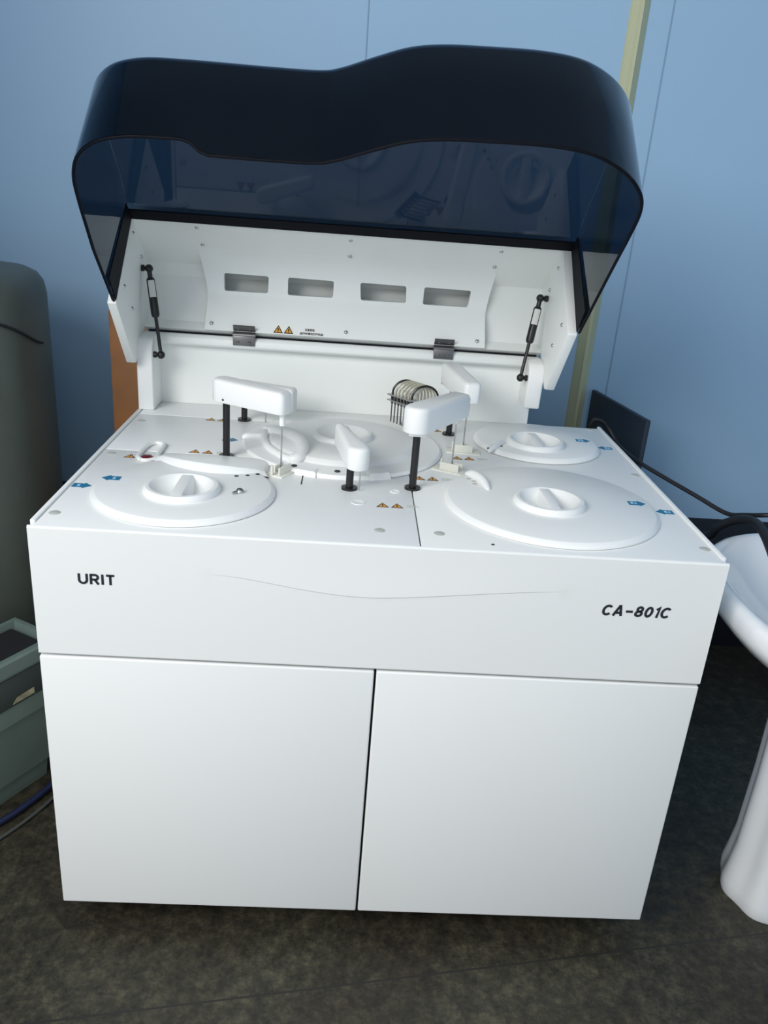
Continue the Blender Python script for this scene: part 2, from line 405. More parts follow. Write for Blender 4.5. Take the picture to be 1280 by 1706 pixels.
# warning stickers: triangles with a black border and a small line of print
def tri(bm, x, y, z, s, h, zoff, mi, flip=1):
    f = bm.faces.new([bm.verts.new((x - s, y, z + zoff)), bm.verts.new((x + s, y, z + zoff)), bm.verts.new((x, y + h, z + zoff))]); f.material_index = mi
def warn_flat(x, y, n=2, s=0.0115, text=True):
    z = zz(0.0)
    for i in range(n):
        bm = B(); cx = x + i * 0.0265
        prism(bm, [(cx - s, y - 0.010, z - 0.0002), (cx + s, y - 0.010, z - 0.0002), (cx, y + 0.012, z - 0.0002)], (0, 0, 0.0007))
        for f in bm.faces: f.material_index = 0
        t = B(); prism(t, [(cx - s * 0.66, y - 0.0082, z), (cx + s * 0.66, y - 0.0082, z), (cx, y + 0.0078, z)], (0, 0, 0.0008))
        for f in t.faces: f.material_index = 1
        merge(bm, t)
        t = B(); box(t, cx - 0.0011, cx + 0.0011, y - 0.0035, y + 0.0035, z, z + 0.0011); box(t, cx - 0.0011, cx + 0.0011, y - 0.0068, y - 0.005, z, z + 0.0011)
        for f in t.faces: f.material_index = 0
        merge(bm, t)
        obj('warning_sticker', bm, [M['inkblk'], M['orange']], an)
    if text:
        bm = B(); x2 = x + n * 0.0265 - 0.008
        for r_, wd in ((0.004, 0.020), (-0.001, 0.026), (-0.006, 0.017)):
            for k in range(int(wd / 0.003)):
                box(bm, x2 + k * 0.003, x2 + k * 0.003 + 0.002, y + r_, y + r_ + 0.0028, z - 0.0001, z + 0.0004)
        obj('printed_note', bm, M['cap'], an)
warn_flat(0.574, 0.178); warn_flat(0.189, 0.422); warn_flat(0.070, 0.368, 1, text=False)
warn_flat(0.181, 0.667, text=False); warn_flat(0.652, 0.338); warn_flat(0.744, 0.486); warn_flat(0.690, 0.692, text=False)

# -------- round covers with grip dishes
def grip(cx, cy, z, parent, r=0.068):
    bm = B()
    lathe(bm, cx, cy, [(r, z - 0.002), (r, z + 0.003), (r - 0.002, z + 0.0085), (r - 0.005, z + 0.011), (r - 0.011, z + 0.0112), (r - 0.0145, z + 0.0085),
                       (r - 0.020, z + 0.001), (r - 0.028, z - 0.0055), (r - 0.040, z - 0.0095), (0.012, z - 0.0108), (0, z - 0.011)], 56)
    g = obj('grip_dish', bm, M['plastic'], parent)
    bm = B(); L_ = r - 0.012
    n = 12; up = []; 
    prof = []
    for k in range(n + 1):
        a = -1 + 2 * k / n
        prof.append((a * L_, z + 0.0095 + 0.0025 * (1 - a * a)))
    poly = [(cx - 0.0100, cy + a, b) for a, b in prof] + [(cx - 0.0100, cy + L_ * 0.8, z - 0.0105), (cx - 0.0100, cy - L_ * 0.8, z - 0.0105)]
    t = B(); prism(t, poly, (0.020, 0, 0), 0.0015, 2)
    for v in t.verts:                                   # splay the foot of the bar
        k = max(0, min(1, (z + 0.010 - v.co.z) / 0.019)); v.co.x = cx + (v.co.x - cx) * (1 + 0.9 * k)
    merge(bm, t)
    obj('grip_bar', bm, M['plastic'], parent)
    return g
def arrow(bm, x, y, z, direction, L_=0.034, w=0.0095):
    """flat blue arrow pointing along +x (1) or -x (-1), centred at x, y"""
    s = direction
    pts = [(x - s * L_ / 2, y - w), (x + s * L_ * 0.08, y - w), (x + s * L_ * 0.08, y - w * 1.45), (x + s * L_ / 2, y), (x + s * L_ * 0.08, y + w * 1.45), (x + s * L_ * 0.08, y + w), (x - s * L_ / 2, y + w)]
    if s < 0: pts = pts[::-1]
    prism(bm, [(a, b, z - 0.0003) for a, b in pts], (0, 0, 0.0008))
def arrow_part(x, y, z, direction, s, parent):
    bm = B(); arrow(bm, x, y, z, direction)
    for f in bm.faces: f.material_index = 0
    t = B(); text_mesh(t, s, 0.013, Matrix.Translation((x - direction * 0.006, y - 0.0045, z + 0.0006)), bold=0.0003, align='CENTER', depth=0.0002)
    for f in t.faces: f.material_index = 1
    merge(bm, t)
    return obj('arrow_sticker', bm, [M['blue'], M['lightblue']], parent)
def cover(cx, cy, r, prof=None, n=96):
    bm = B()
    z = ZT
    p = prof or [(r - 0.005, z - 0.001), (r - 0.005, z + 0.0014), (r, z + 0.0016), (r, z + 0.0042), (r - 0.0012, z + 0.0058), (r - 0.0068, z + 0.0112), (r - 0.0085, z + 0.012), (0.06, z + 0.012)]
    lathe(bm, cx, cy, p, n)
    # close the underside so that the cover is a solid lid
    return obj('round_cover', bm, M['plastic'], an, smooth=28)
H = ZT + 0.012
# front left sample cover
c1 = cover(0.215, 0.184, 0.1625)
grip(0.214, 0.165, H, c1)
arrow_part(0.078, 0.205, H, -1, 'S', c1)
arrow_part(0.030, 0.190, ZT + 0.0, 1, 'S', an)
for x, y in ((0.298, 0.255), (0.318, 0.262), (0.336, 0.272)):
    d = B(); lathe(d, x, y, [(0.0042, H - 0.001), (0.0042, H + 0.0004), (0, H + 0.0004)], 12); obj('sample_hole', d, M['hole'], c1)
# curved port plate behind it (a crescent with a bevelled front edge)
def port_plate():
    bm = B(); cx, cy, R = 0.271, 0.45, 0.1776
    a0, a1 = math.radians(214), math.radians(298); n = 40
    rows = []
    for k in range(n + 1):
        a = a0 + (a1 - a0) * k / n
        x, y = math.cos(a), math.sin(a)
        e = math.sin(PI * k / n) ** 0.35 if 0 < k < n else 0
        row = []
        for dr, h in ((0.010, 0.011), (0.009, 0.0125), (0.000, 0.0235), (-0.002, 0.0250), (-0.010, 0.0255)):
            row.append((cx + (R + dr) * x, cy + (R + dr) * y, ZT + 0.011 * (1 - e) * 0 + h * e + 0.0005))
        xe = cx + (R - 0.01) * x
        row.append((xe, max(cy + (R - 0.01) * y + 0.001, 0.370), ZT + 0.012 * e + 0.0005)); row.append((xe, max(cy + (R - 0.01) * y + 0.002, 0.4035), ZT + 0.0004))
        rows.append(row)
    V = [[bm.verts.new(p) for p in r] for r in rows]
    for a, b in zip(V, V[1:]):
        for k in range(len(a) - 1): bm.faces.new((a[k], b[k], b[k + 1], a[k + 1]))
    return bm
obj('port_plate', port_plate(), M['plastic'], an, smooth=26)
# loading window with the red lens
bm = B()
loop = spline([(0.100, 0.338, ZT + .004), (0.089, 0.355, ZT + .004), (0.087, 0.385, ZT + .004), (0.090, 0.43, ZT + .004), (0.101, 0.452, ZT + .004), (0.117, 0.448, ZT + .004), (0.123, 0.43, ZT + .004), (0.123, 0.385, ZT + .004), (0.125, 0.355, ZT + .004), (0.114, 0.339, ZT + .004)], 6, True)
tube(bm, loop + [loop[0]], 0.0042, 8, False)
obj('window_rim', bm, M['plastic'], an)
bm = B(); lathe(bm, 0.108, 0.351, [(0.0125, ZT - 0.001), (0.0125, ZT + 0.006), (0.009, ZT + 0.009), (0, ZT + 0.010)], 24)
obj('red_lens', bm, M['red'], an)
# front right reagent cover
c2 = cover(0.892, 0.223, 0.2014)
grip(0.886, 0.205, H, c2)
arrow_part(1.062, 0.233, H, 1, 'R1', c2)
arrow_part(1.116, 0.227, ZT + 0.0, -1, 'R1', an)
bm = B(); pts = spline([(0.746, 0.352, H - 0.002), (0.757, 0.340, H + 0.003), (0.768, 0.318, H + 0.004), (0.776, 0.290, H + 0.003), (0.780, 0.258, H - 0.002)], 6)
n_ = len(pts); tube(bm, pts, [0.003 + 0.006 * math.sin(PI * i / (n_ - 1)) ** 0.6 for i in range(n_)], 12)
obj('cover_lip', bm, M['plastic'], c2)
for x, y in ((0.748, 0.318), (0.757, 0.290), (0.757, 0.305)):
    d = B(); lathe(d, x, y, [(0.0052, H - 0.001), (0.0052, H + 0.0004), (0, H + 0.0004)], 14); obj('reagent_hole', d, M['cap'], c2)
# back right reagent cover
c3 = cover(0.945, 0.624, 0.1469)
grip(0.935, 0.592, H, c3)
arrow_part(1.060, 0.640, H, 1, 'R2', c3)
arrow_part(1.112, 0.630, ZT + 0.0, -1, 'R2', an)
bm = B(); pts = spline([(0.818, 0.518, H - 0.002), (0.834, 0.540, H + 0.003), (0.852, 0.572, H + 0.003), (0.862, 0.592, H - 0.002)], 6)
n_ = len(pts); tube(bm, pts, [0.003 + 0.004 * math.sin(PI * i / (n_ - 1)) ** 0.6 for i in range(n_)], 12)
obj('cover_lip', bm, M['plastic'], c3)
for x, y in ((0.820, 0.534), (0.832, 0.553), (0.845, 0.572), (0.850, 0.556)):
    d = B(); lathe(d, x, y, [(0.0045, H - 0.001), (0.0045, H + 0.0004), (0, H + 0.0004)], 14); obj('reagent_hole', d, M['hole'], c3)
# centre reaction cover: a stepped disc
z = ZT; r = 0.2183
c4 = cover(0.493, 0.522, r, [(r - 0.004, z - 0.001), (r - 0.004, z + 0.0012), (r, z + 0.0014), (r, z + 0.0035), (r - 0.0045, z + 0.0078), (0.170, z + 0.008), (0.1665, z + 0.0085), (0.157, z + 0.0172), (0.154, z + 0.018), (0.06, z + 0.018)])
grip(0.492, 0.535, z + 0.018, c4)
arrow_part(0.290, 0.537, z + 0.0078, -1, '', c4)
arrow_part(0.248, 0.517, ZT, 1, '', an)
eye = [(0.322, 0.545, z + .016), (0.352, 0.536, z + .021), (0.384, 0.503, z + .024), (0.408, 0.455, z + .024), (0.412, 0.410, z + .022), (0.402, 0.372, z + .014), (0.382, 0.384, z + .010), (0.356, 0.418, z + .010), (0.336, 0.455, z + .010), (0.324, 0.500, z + .011)]
bm = B(); p = spline(eye, 8, True); tube(bm, p + [p[0]], [0.0105 if 0 else (0.012 if i < 45 else 0.008) for i in range(len(p))] + [0.012], 14, False)
obj('window_rim', bm, M['plastic'], c4)
bm = B(); pts = [(0.277, 0.518, z + 0.006), (0.285, 0.518, z + 0.012), (0.318, 0.524, z + 0.013), (0.325, 0.536, z + 0.012)]
tube(bm, spline(pts, 4), 0.0065, 12); obj('cover_rib', bm, M['plastic'], c4)
# raised blocks on its front rim
def rim_block(a0, a1, r0, r1, h, name='rim_block'):
    bm = B(); n = 10; rows = []
    for k in range(n + 1):
        a = math.radians(a0 + (a1 - a0) * k / n); c_, s_ = math.cos(a), math.sin(a); e = 1 if 0 < k < n else 0.35
        rows.append([(0.493 + rr * c_, 0.522 + rr * s_, hh) for rr, hh in ((r0, z + 0.002), (r0 + 0.003, z + 0.006 + h * e), (r1 - 0.003, z + 0.006 + h * e), (r1, z))])
    V = [[bm.verts.new(q) for q in rw] for rw in rows]
    for a, b in zip(V, V[1:]):
        for k in range(3): bm.faces.new((a[k], b[k], b[k + 1], a[k + 1]))
    bm.faces.new(V[0]); bm.faces.new(V[-1])
    return obj(name, bm, M['plastic'], c4)
rim_block(246, 257.5, 0.196, 0.2235, 0.0055)
rim_block(285, 297, 0.188, 0.2235, 0.0075)
rim_block(258, 285, 0.204, 0.2205, 0.0018)
for x, y in ((0.400, 0.345), (0.487, 0.326)):
    d = B(); lathe(d, x, y, [(0.006, z - 0.001), (0.006, z + 0.0095), (0.0, z + 0.0095)], 14); obj('reagent_hole', d, M['hole'], c4)

# chrome lock screw standing loose on the sample cover
lk = thing('thumb_screw', (0.314, 0.166, H), 'tiny chrome thumb screw on the front left round cover of the analyzer', 'screw')
bm = B(); tube(bm, [(0.3165, 0.169, H + 0.0035), (0.316, 0.168, H + 0.008), (0.316, 0.1675, H + 0.0105)], [0.006, 0.0072, 0.005], 14)
bmesh.ops.translate(bm, verts=bm.verts, vec=(0, 0, -0.0035)); obj('screw_head', bm, M['steel'], lk)
bm = B(); tube(bm, [(0.3160, 0.1672, H + 0.0045), (0.305, 0.157, H + 0.0028)], 0.0026, 10); obj('shank', bm, M['steel'], lk)

# -------- probe and mixing arms
def arm(post, tip, s0, s1, z0, z1, w, tipdrop=0.0, post_r=0.0072, zs=None, post_at=None, taper=0.82):
    """long rounded arm from s0 behind the post to s1 beyond the tip"""
    P = Vector((*post, 0)); T = Vector((*tip, 0)); d = (T - P); L_ = d.length; d.normalize(); nrm = Vector((-d.y, d.x, 0))
    bm = B(); Q = Vector((*post_at, 0)) if post_at else P
    tube(bm, [Q + Vector((0, 0, ZT - 0.004)), Q + Vector((0, 0, ZT + 0.004)), Q + Vector((0, 0, ZT + 0.0045)), Q + Vector((0, 0, zz(z0 + 0.006)))], [0.0155, 0.0155, post_r, post_r], 20)
    a = obj('probe_arm', bm, M['black'], an)
    t = B()
    # plan outline: round tail, slightly narrower tip
    n = 10; out = []
    hw = w / 2
    for k in range(n + 1):
        an_ = PI / 2 + PI * k / n
        out.append((s0 + hw + hw * math.cos(an_), hw * math.sin(an_)))
    tw = hw * taper; rc = min(0.010, tw * 0.8)
    for k in range(5):
        an_ = -PI / 2 + (PI / 2) * k / 4; out.append((s1 - rc + rc * math.cos(an_), -tw + rc + rc * math.sin(an_)))
    for k in range(5):
        an_ = (PI / 2) * k / 4; out.append((s1 - rc + rc * math.cos(an_), tw - rc + rc * math.sin(an_)))
    poly = [P + d * s + nrm * q + Vector((0, 0, zz(z0))) for s, q in out]
    t = B(); va = [t.verts.new(p) for p in poly]; vb = [t.verts.new(p + Vector((0, 0, z1 - z0))) for p in poly]
    t.faces.new(va); t.faces.new(list(reversed(vb))); m_ = len(va)
    for k in range(m_): t.faces.new((va[k], vb[k], vb[(k + 1) % m_], va[(k + 1) % m_]))
    bmesh.ops.recalc_face_normals(t, faces=t.faces)
    es = [e for e in t.edges if all(v.co.z > zz(z1) - 1e-5 for v in e.verts)]
    bmesh.ops.bevel(t, geom=es, offset=0.009, segments=4, affect='EDGES', profile=0.5)
    es = [e for e in t.edges if all(v.co.z < zz(z0) + 1e-5 for v in e.verts)]
    bmesh.ops.bevel(t, geom=es, offset=0.002, segments=2, affect='EDGES', profile=0.5)
    for v in t.verts:
        s = (v.co - P).dot(d)
        k = max(0, min(1, (s - s0) / (s1 - s0)))
        if zs: v.co.z += zs * k
        if tipdrop and v.co.z > zz(z0) + 0.02: v.co.z -= tipdrop * max(0, (k - 0.86) / 0.14) ** 2
        if v.co.z < zz(z0) + 0.004: v.co.z += 0.012 * max(0, min(1, 1 - abs(k - 0.42) / 0.28)) * 0.4
    obj('arm_housing', t, M['plastic'], a, smooth=45)
    return a, P, d, nrm, L_
def needle(a, P, d, L_, z_tip, z_top, r=0.0017, collar=0.018, cr=0.0055):
    q = P + d * L_
    bm = B(); tube(bm, [q + Vector((0, 0, zz(z_tip))), q + Vector((0, 0, zz(z_top)))], r, 10); obj('needle', bm, M['steel'], a)
    if collar:
        bm = B(); tube(bm, [q + Vector((0, 0, zz(z_top - collar))), q + Vector((0, 0, zz(z_top + 0.006)))], cr, 14); obj('needle_collar', bm, M['plastic'], a)
def arm_screw(a, P, d, nrm, s, side, z_, w):
    q = P + d * s + nrm * side * (w / 2 + 0.0003)
    bm = B(); tube(bm, [q + Vector((0, 0, zz(z_))), q + nrm * side * 0.0008 + Vector((0, 0, zz(z_)))], 0.0022, 10); obj('arm_screw', bm, M['dsteel'], a)
a, P, d, nr, L_ = arm((0.257, 0.400), (0.375, 0.331), -0.028, 0.149, 0.118, 0.164, 0.046, tipdrop=0.006)
needle(a, P, d, L_, 0.006, 0.120, collar=0.026); arm_screw(a, P, d, nr, 0.010, -1, 0.126, 0.046)
a, P, d, nr, L_ = arm((0.634, 0.275), (0.723, 0.402), -0.030, 0.172, 0.116, 0.166, 0.052, tipdrop=0.006)
needle(a, P, d, L_, 0.006, 0.118); arm_screw(a, P, d, nr, 0.028, -1, 0.117, 0.052)
bm = B(); box(bm, 0.617, 0.651, 0.262, 0.288, zz(0.1075), zz(0.117), 0.003); obj('post_clamp', bm, M['plastic'], a)
a, P, d, nr, L_ = arm((0.743, 0.664), (0.762, 0.536), -0.055, 0.158, 0.116, 0.164, 0.046, tipdrop=0.004)
needle(a, P, d, L_, 0.012, 0.118, collar=0.024); arm_screw(a, P, d, nr, -0.015, -1, 0.119, 0.05)
# two low mixing arms with thin paddles
a, P, d, nr, L_ = arm((0.527, 0.248), (0.4865, 0.396), -0.014, 0.158, 0.042, 0.086, 0.044, zs=0.002, post_at=(0.512, 0.254), taper=0.45)
bm = B(); box(bm, 0.5295, 0.5325, 0.2420, 0.2428, zz(0.002), zz(0.050)); obj('mixing_paddle', bm, M['steel'], a)
a, P, d, nr, L_ = arm((0.257, 0.678), (0.372, 0.640), -0.026, 0.128, 0.040, 0.094, 0.044)
bm = B(); box(bm, 0.308, 0.3115, 0.655, 0.6558, zz(0.004), zz(0.045)); obj('mixing_paddle', bm, M['steel'], a)

# wash wells under the needles
def well(cx, cy, ang, L_=0.046):
    bm = B(); c_, s_ = math.cos(ang), math.sin(ang)
    t = B(); box(t, -L_ / 2, L_ / 2, -0.020, 0.018, ZT - 0.001, ZT + 0.0028, 0.0012)
    merge(bm, t)
    t = B(); box(t, -0.022, 0.020, -0.0125, -0.0085, ZT + 0.002, ZT + 0.0185, 0.0015); merge(bm, t)
    t = B(); box(t, -0.008, 0.022, 0.007, 0.011, ZT + 0.002, ZT + 0.016, 0.0015); merge(bm, t)
    t = B(); tube(t, [(-0.024, 0.004, ZT + 0.002), (-0.024, 0.004, ZT + 0.022)], 0.0028, 10); merge(bm, t)
    for v in bm.verts: v.co = Vector((cx + v.co.x * c_ - v.co.y * s_, cy + v.co.x * s_ + v.co.y * c_, v.co.z))
    w = obj('wash_well', bm, M['ivory'], an)
    bm = B(); lathe(bm, cx, cy, [(0.0055, ZT + 0.002), (0.0055, ZT + 0.0036), (0, ZT + 0.0036)], 16); obj('well_hole', bm, M['hole'], w)
well(0.722, 0.398, math.radians(-28), 0.075); well(0.763, 0.534, math.radians(-6), 0.075); well(0.375, 0.318, math.radians(62), 0.05)

# cuvette washing head: seven needles on a comb plate with arched tubing
wh = B()
A0, A1 = Vector((0.6045, 0.700, 0)), Vector((0.6475, 0.652, 0)); dv = (A1 - A0)
t = B()
for zz_, hw in ((0.0785, 0.0035), (0.066, 0.0028)):
    a = A0 - dv * 0.12; b = A1 + dv * 0.08; nv = Vector((dv.y, -dv.x, 0)).normalized() * 0.010
    prism(t, [a - nv + Vector((0, 0, zz(zz_))), b - nv + Vector((0, 0, zz(zz_))), b + nv + Vector((0, 0, zz(zz_))), a + nv + Vector((0, 0, zz(zz_)))], (0, 0, hw))
wash = obj('washing_head', t, M['steel'], an)
t = B(); tube(t, [(0.652, 0.712, ZT), (0.652, 0.712, zz(0.09))], 0.016, 16); tube(t, [(0.652, 0.712, zz(0.088)), (0.652, 0.712, zz(0.098))], 0.024, 20)
obj('lift_column', t, M['ivory'], wash)
for i in range(7):
    p = A0 + dv * (i / 6)
    t = B(); tube(t, [p + Vector((0, 0, zz(0.013))), p + Vector((0, 0, zz(0.062)))], 0.0017, 8); tube(t, [p + Vector((0, 0, zz(0.058))), p + Vector((0, 0, zz(0.0665)))], 0.0032, 8)
    obj('wash_needle', t, M['dsteel'], wash)
    t = B(); tube(t, [p + Vector((0, 0, zz(0.066))), p + Vector((0, 0, zz(0.079)))], 0.0036, 8); obj('tube_fitting', t, M['black'], wash)
    arc = []
    for k in range(17):
        u = PI * k / 16
        arc.append(p + Vector((0.031 * (1 - math.cos(u)), 0.006 * (1 - math.cos(u)), zz(0.084 + 0.030 * math.sin(u)))))
    arc = [p + Vector((0, 0, zz(0.076)))] + arc + [arc[-1] + Vector((0, 0.002, -0.02))]
    t = B(); tube(t, arc, 0.0026, 8); obj('tubing', t, M['black'] if i in (0, 6) else M['tube'], wash)

# -------- back cover with uprights
def yz_prism(bm, poly, x0, x1, r=0.0, seg=2): return prism(bm, [(x0, y, zz(z_)) for y, z_ in poly], (x1 - x0, 0, 0), r, seg)
bm = B(); yz_prism(bm, [(0.800, 0.0), (0.800, 0.158), (0.835, 0.158), (0.835, 0.0)], 0.002, 0.957)
bk = obj('back_cover', bm, M['tray'], an)
bm = B(); yz_prism(bm, [(0.800, 0.146), (0.776, 0.149), (0.770, 0.155), (0.772, 0.168), (0.780, 0.1745), (0.835, 0.1745), (0.835, 0.146)], 0.03, 0.935, 0.002, 2)
obj('top_rail', bm, M['tray'], bk)
up = [(0.712, 0.0), (0.710, 0.135), (0.714, 0.155), (0.726, 0.169), (0.742, 0.1745), (0.835, 0.1745), (0.835, 0.0)]
bm = B(); yz_prism(bm, up, 0.0005, 0.0375, 0.004, 3); obj('upright', bm, M['plastic'], bk)
up = [(0.720, 0.061), (0.712, 0.135), (0.716, 0.155), (0.728, 0.169), (0.744, 0.1745), (0.835, 0.1745), (0.835, 0.061)]
bm = B(); yz_prism(bm, up, 0.926, 0.9635, 0.004, 3); obj('upright', bm, M['plastic'], bk)

# -------- the open lid: tray, side plates, canopy
T = Vector((0, 0.715, 0.438)); Mc = Vector((0, 0.560, 0.275))
UH = (T - Mc).length; u = (T - Mc).normalized(); vd = Vector((0, -u.z, u.y))
XL, XR = 0.004, 0.963
lid = bpy.data.objects.new('lid', None); COL.objects.link(lid); lid.parent = an
WORLD['lid'] = Vector((0.48, 0.785, zz(0.182))); lid.location = WORLD['lid'] - WORLD[an.name]
# tray pan (recessed) with thickness
front = [(0.716, 0.436), (0.862, 0.329), (0.862, 0.300), (0.832, 0.224), (0.815, 0.200), (0.786, 0.186)]
backp = [(0.800, 0.176), (0.832, 0.188), (0.850, 0.214), (0.884, 0.295), (0.886, 0.345), (0.740, 0.462)]
bm = B(); yz_prism(bm, front + backp, XL, XR); tp = obj('lid_tray', bm, M['tray'], lid, smooth=20)
rear = [(0.888, 0.215), (0.925, 0.290), (0.925, 0.352), (0.886, 0.352), (0.915, 0.340), (0.915, 0.295)]
rear = [(0.850, 0.214), (0.880, 0.214), (0.930, 0.290), (0.930, 0.352), (0.800, 0.436), (0.790, 0.427), (0.920, 0.345), (0.920, 0.295), (0.873, 0.224), (0.852, 0.224)]
bm = B(); yz_prism(bm, rear, XL, XR); obj('rear_shell', bm, M['tray'], lid, smooth=20)
# proud centre panel with four slots
front_c = [(0.794, 0.379), (0.812, 0.3645), (0.824, 0.350), (0.832, 0.333), (0.8355, 0.312), (0.8355, 0.290), (0.832, 0.264), (0.776, 0.190)]
back_c = [(0.790, 0.183), (0.848, 0.262), (0.851, 0.318), (0.838, 0.348), (0.806, 0.380)]
bm = B(); yz_prism(bm, front_c + back_c, 0.0, 1.0)
def edge(x, y, zc):
    lo = 0.128 + (0.148 - 0.128) * max(0, min(1, (0.365 - zc) / 0.10)); hi = 0.838 - (0.838 - 0.823) * max(0, min(1, (0.365 - zc) / 0.10))
    return lo if x < 0.5 else hi
for v in bm.verts: v.co.x = edge(v.co.x, v.co.y, v.co.z - ZT)
cp = obj('tray_panel', bm, M['tray'], lid, smooth=32)
slots = ((0.185, 0.292, 0.291, 0.186), (0.3385, 0.449, 0.4485, 0.3385), (0.513, 0.625, 0.627, 0.516), (0.669, 0.784, 0.779, 0.668))
bpy.context.view_layer.update()
cutters = []
off = WORLD['lid']
for xa, xb, xc, xd in slots:
    t = B(); corners = [(xa, 0.3165), (xb, 0.3155), (xc, 0.276), (xd, 0.275)]
    poly = []
    for i, (cx, cz_) in enumerate(corners):
        p0 = Vector(corners[i - 1]); p1 = Vector((cx, cz_)); p2 = Vector(corners[(i + 1) % 4])
        a_ = p1 + (p0 - p1).normalized() * 0.006; b_ = p1 + (p2 - p1).normalized() * 0.006
        for k in range(5):
            s_ = k / 4; q = a_ * (1 - s_) ** 2 + p1 * 2 * s_ * (1 - s_) + b_ * s_ ** 2
            poly.append((q.x, 0.79, zz(q.y)))
    prism(t, poly, (0, 0.12, 0)); cutters.append(t)
boolean_cut(cp, cutters)
pan_cut = []
for xa, xb, xc, xd in slots:
    t = B(); box(t, xa - 0.012, xb + 0.012, 0.80, 0.895, zz(0.266), zz(0.324)); pan_cut.append(t)
boolean_cut(tp, pan_cut)
cp.data.set_sharp_from_angle(angle=math.radians(32))
# a pan behind the slots
# screws of the tray
def scr(x, y, z_, nrm_, r=0.0052):
    n_ = Vector(nrm_).normalized(); p = Vector((x, y, zz(z_)))
    bm = B(); tube(bm, [p - n_ * 0.002, p + n_ * 0.001, p + n_ * 0.003, p + n_ * 0.0042], [r, r, r * 0.75, r * 0.3], 12); obj('tray_screw', bm, M['steel'], lid)
nu = (0, -0.107, -0.146)
for x, y, z_ in ((0.140, 0.737, 0.4225), (0.143, 0.791, 0.382), (0.485, 0.742, 0.4185), (0.485, 0.793, 0.379), (0.830, 0.742, 0.4185), (0.827, 0.793, 0.379)): scr(x, y, z_, nu)
nl = (0, -0.074, 0.056)
for x in (0.163, 0.485, 0.804): scr(x, 0.786, 0.2035, (0, -0.8, 0.6))
# side plates
side = [(0.718, 0.440), (0.560, 0.275), (0.556, 0.270), (0.684, 0.1185), (0.700, 0.1165), (0.793, 0.186), (0.858, 0.214), (0.892, 0.295), (0.894, 0.345), (0.748, 0.464)]
bm = B(); yz_prism(bm, side, -0.0155, 0.004, 0.0025, 2); spl = obj('side_plate', bm, M['tray'], lid)
bm = B(); yz_prism(bm, side, 0.963, 0.9845, 0.0025, 2); spr = obj('side_plate', bm, M['tray'], lid)
for sgn, xf, lst in ((1, 0.004, ((0.712, 0.402), (0.775, 0.347), (0.622, 0.298), (0.678, 0.243))), (-1, 0.963, ((0.724, 0.392), (0.778, 0.337), (0.615, 0.281), (0.674, 0.225)))):
    for y, z_ in lst: scr(xf, y, z_, (sgn, 0, 0), 0.0045)
# smoked canopy: top sheet plus a wavy front wall
plan = [(-0.002, 0.0), (-0.002, 0.10), (-0.002, 0.20), (-0.002, 0.27), (0.002, 0.325), (0.020, 0.368), (0.056, 0.401), (0.108, 0.418), (0.17, 0.4215), (0.25, 0.4215), (0.33, 0.421), (0.419, 0.4225), (0.458, 0.432), (0.516, 0.459), (0.572, 0.4825), (0.628, 0.493), (0.704, 0.4965), (0.799, 0.497), (0.871, 0.486), (0.931, 0.455), (0.972, 0.412), (0.988, 0.370), (0.9905, 0.314), (0.9895, 0.22), (0.9885, 0.11), (0.988, 0.0)]
pl = spline([(a, b, 0) for a, b in plan], 5)
def cut(x, v):                                              # hand-grip cut-out at the left of the rim
    if x > 0.25: return 0.0
    a = 1.0 if x < 0.205 else max(0.0, 1 - (x - 0.205) / 0.042)
    b = max(0.0, min(1.0, (v - 0.16) / 0.20))
    a = a * a * (3 - 2 * a)
    return 0.030 * a * b
def LP(x, v, h): return Vector((x, 0, 0)) + Vector((0, Mc.y, zz(Mc.z))) + vd * v + u * h
bm = B()
ctr = Vector((0.49, 0.12))
levels = [(0.0, 0.0), (0.5, 0.006), (UH - 0.010, 0.012), (UH - 0.0045, 0.0135), (UH - 0.001, 0.0165), (UH, 0.021)]
rows = []
for h, ins in levels:
    row = []
    for i, p in enumerate(pl):
        t_ = (pl[min(i + 1, len(pl) - 1)] - pl[max(i - 1, 0)]).normalized(); nrm_ = Vector((t_.y, -t_.x))
        if h == 0.0: hh = cut(p.x, p.y)
        elif h == 0.5: hh = UH * 0.5
        else: hh = h
        k = ins * min(1, p.y / 0.12)
        q = Vector((p.x + nrm_.x * k * 0.35, p.y + nrm_.y * k))
        row.append(bm.verts.new(LP(q.x, q.y, hh)))
    rows.append(row)
for a, b in zip(rows, rows[1:]):
    for k in range(len(a) - 1): bm.faces.new((a[k], a[k + 1], b[k + 1], b[k]))
bm.faces.new(list(reversed(rows[-1])))
can = obj('canopy', bm, M['acrylic'], lid, smooth=40)
md = can.modifiers.new('sheet_thickness', 'SOLIDIFY'); md.thickness = 0.004; md.offset = 1.0
bpy.context.view_layer.update()
_me = bpy.data.meshes.new_from_object(can.evaluated_get(bpy.context.evaluated_depsgraph_get())); can.modifiers.clear(); can.data = _me
_me.set_sharp_from_angle(angle=math.radians(32))
# a dark polished edge bead along the free rim of the canopy
bm = B(); tube(bm, [LP(p.x, p.y, cut(p.x, p.y)) for p in pl], 0.0026, 8); obj('canopy_rim', bm, M['gasket'], lid)
# black gaskets where the canopy meets the tray and side plates
bm = B()
prism(bm, [LP(0.0, -0.001, UH - 0.008), LP(0.0, 0.026, UH - 0.0075), LP(0.0, 0.026, UH - 0.004), LP(0.0, -0.001, UH - 0.004)], (0.984, 0, 0))
obj('gasket', bm, M['gasket'], lid)
for x0, x1 in ((0.0004, 0.0026), (0.9825, 0.9850)):
    bm = B(); prism(bm, [LP(x0, -0.002, 0.002), LP(x0, 0.064, 0.010), LP(x0, 0.046, UH - 0.008), LP(x0, -0.002, UH - 0.006)], (x1 - x0, 0, 0)); obj('gasket', bm, M['gasket'], lid)

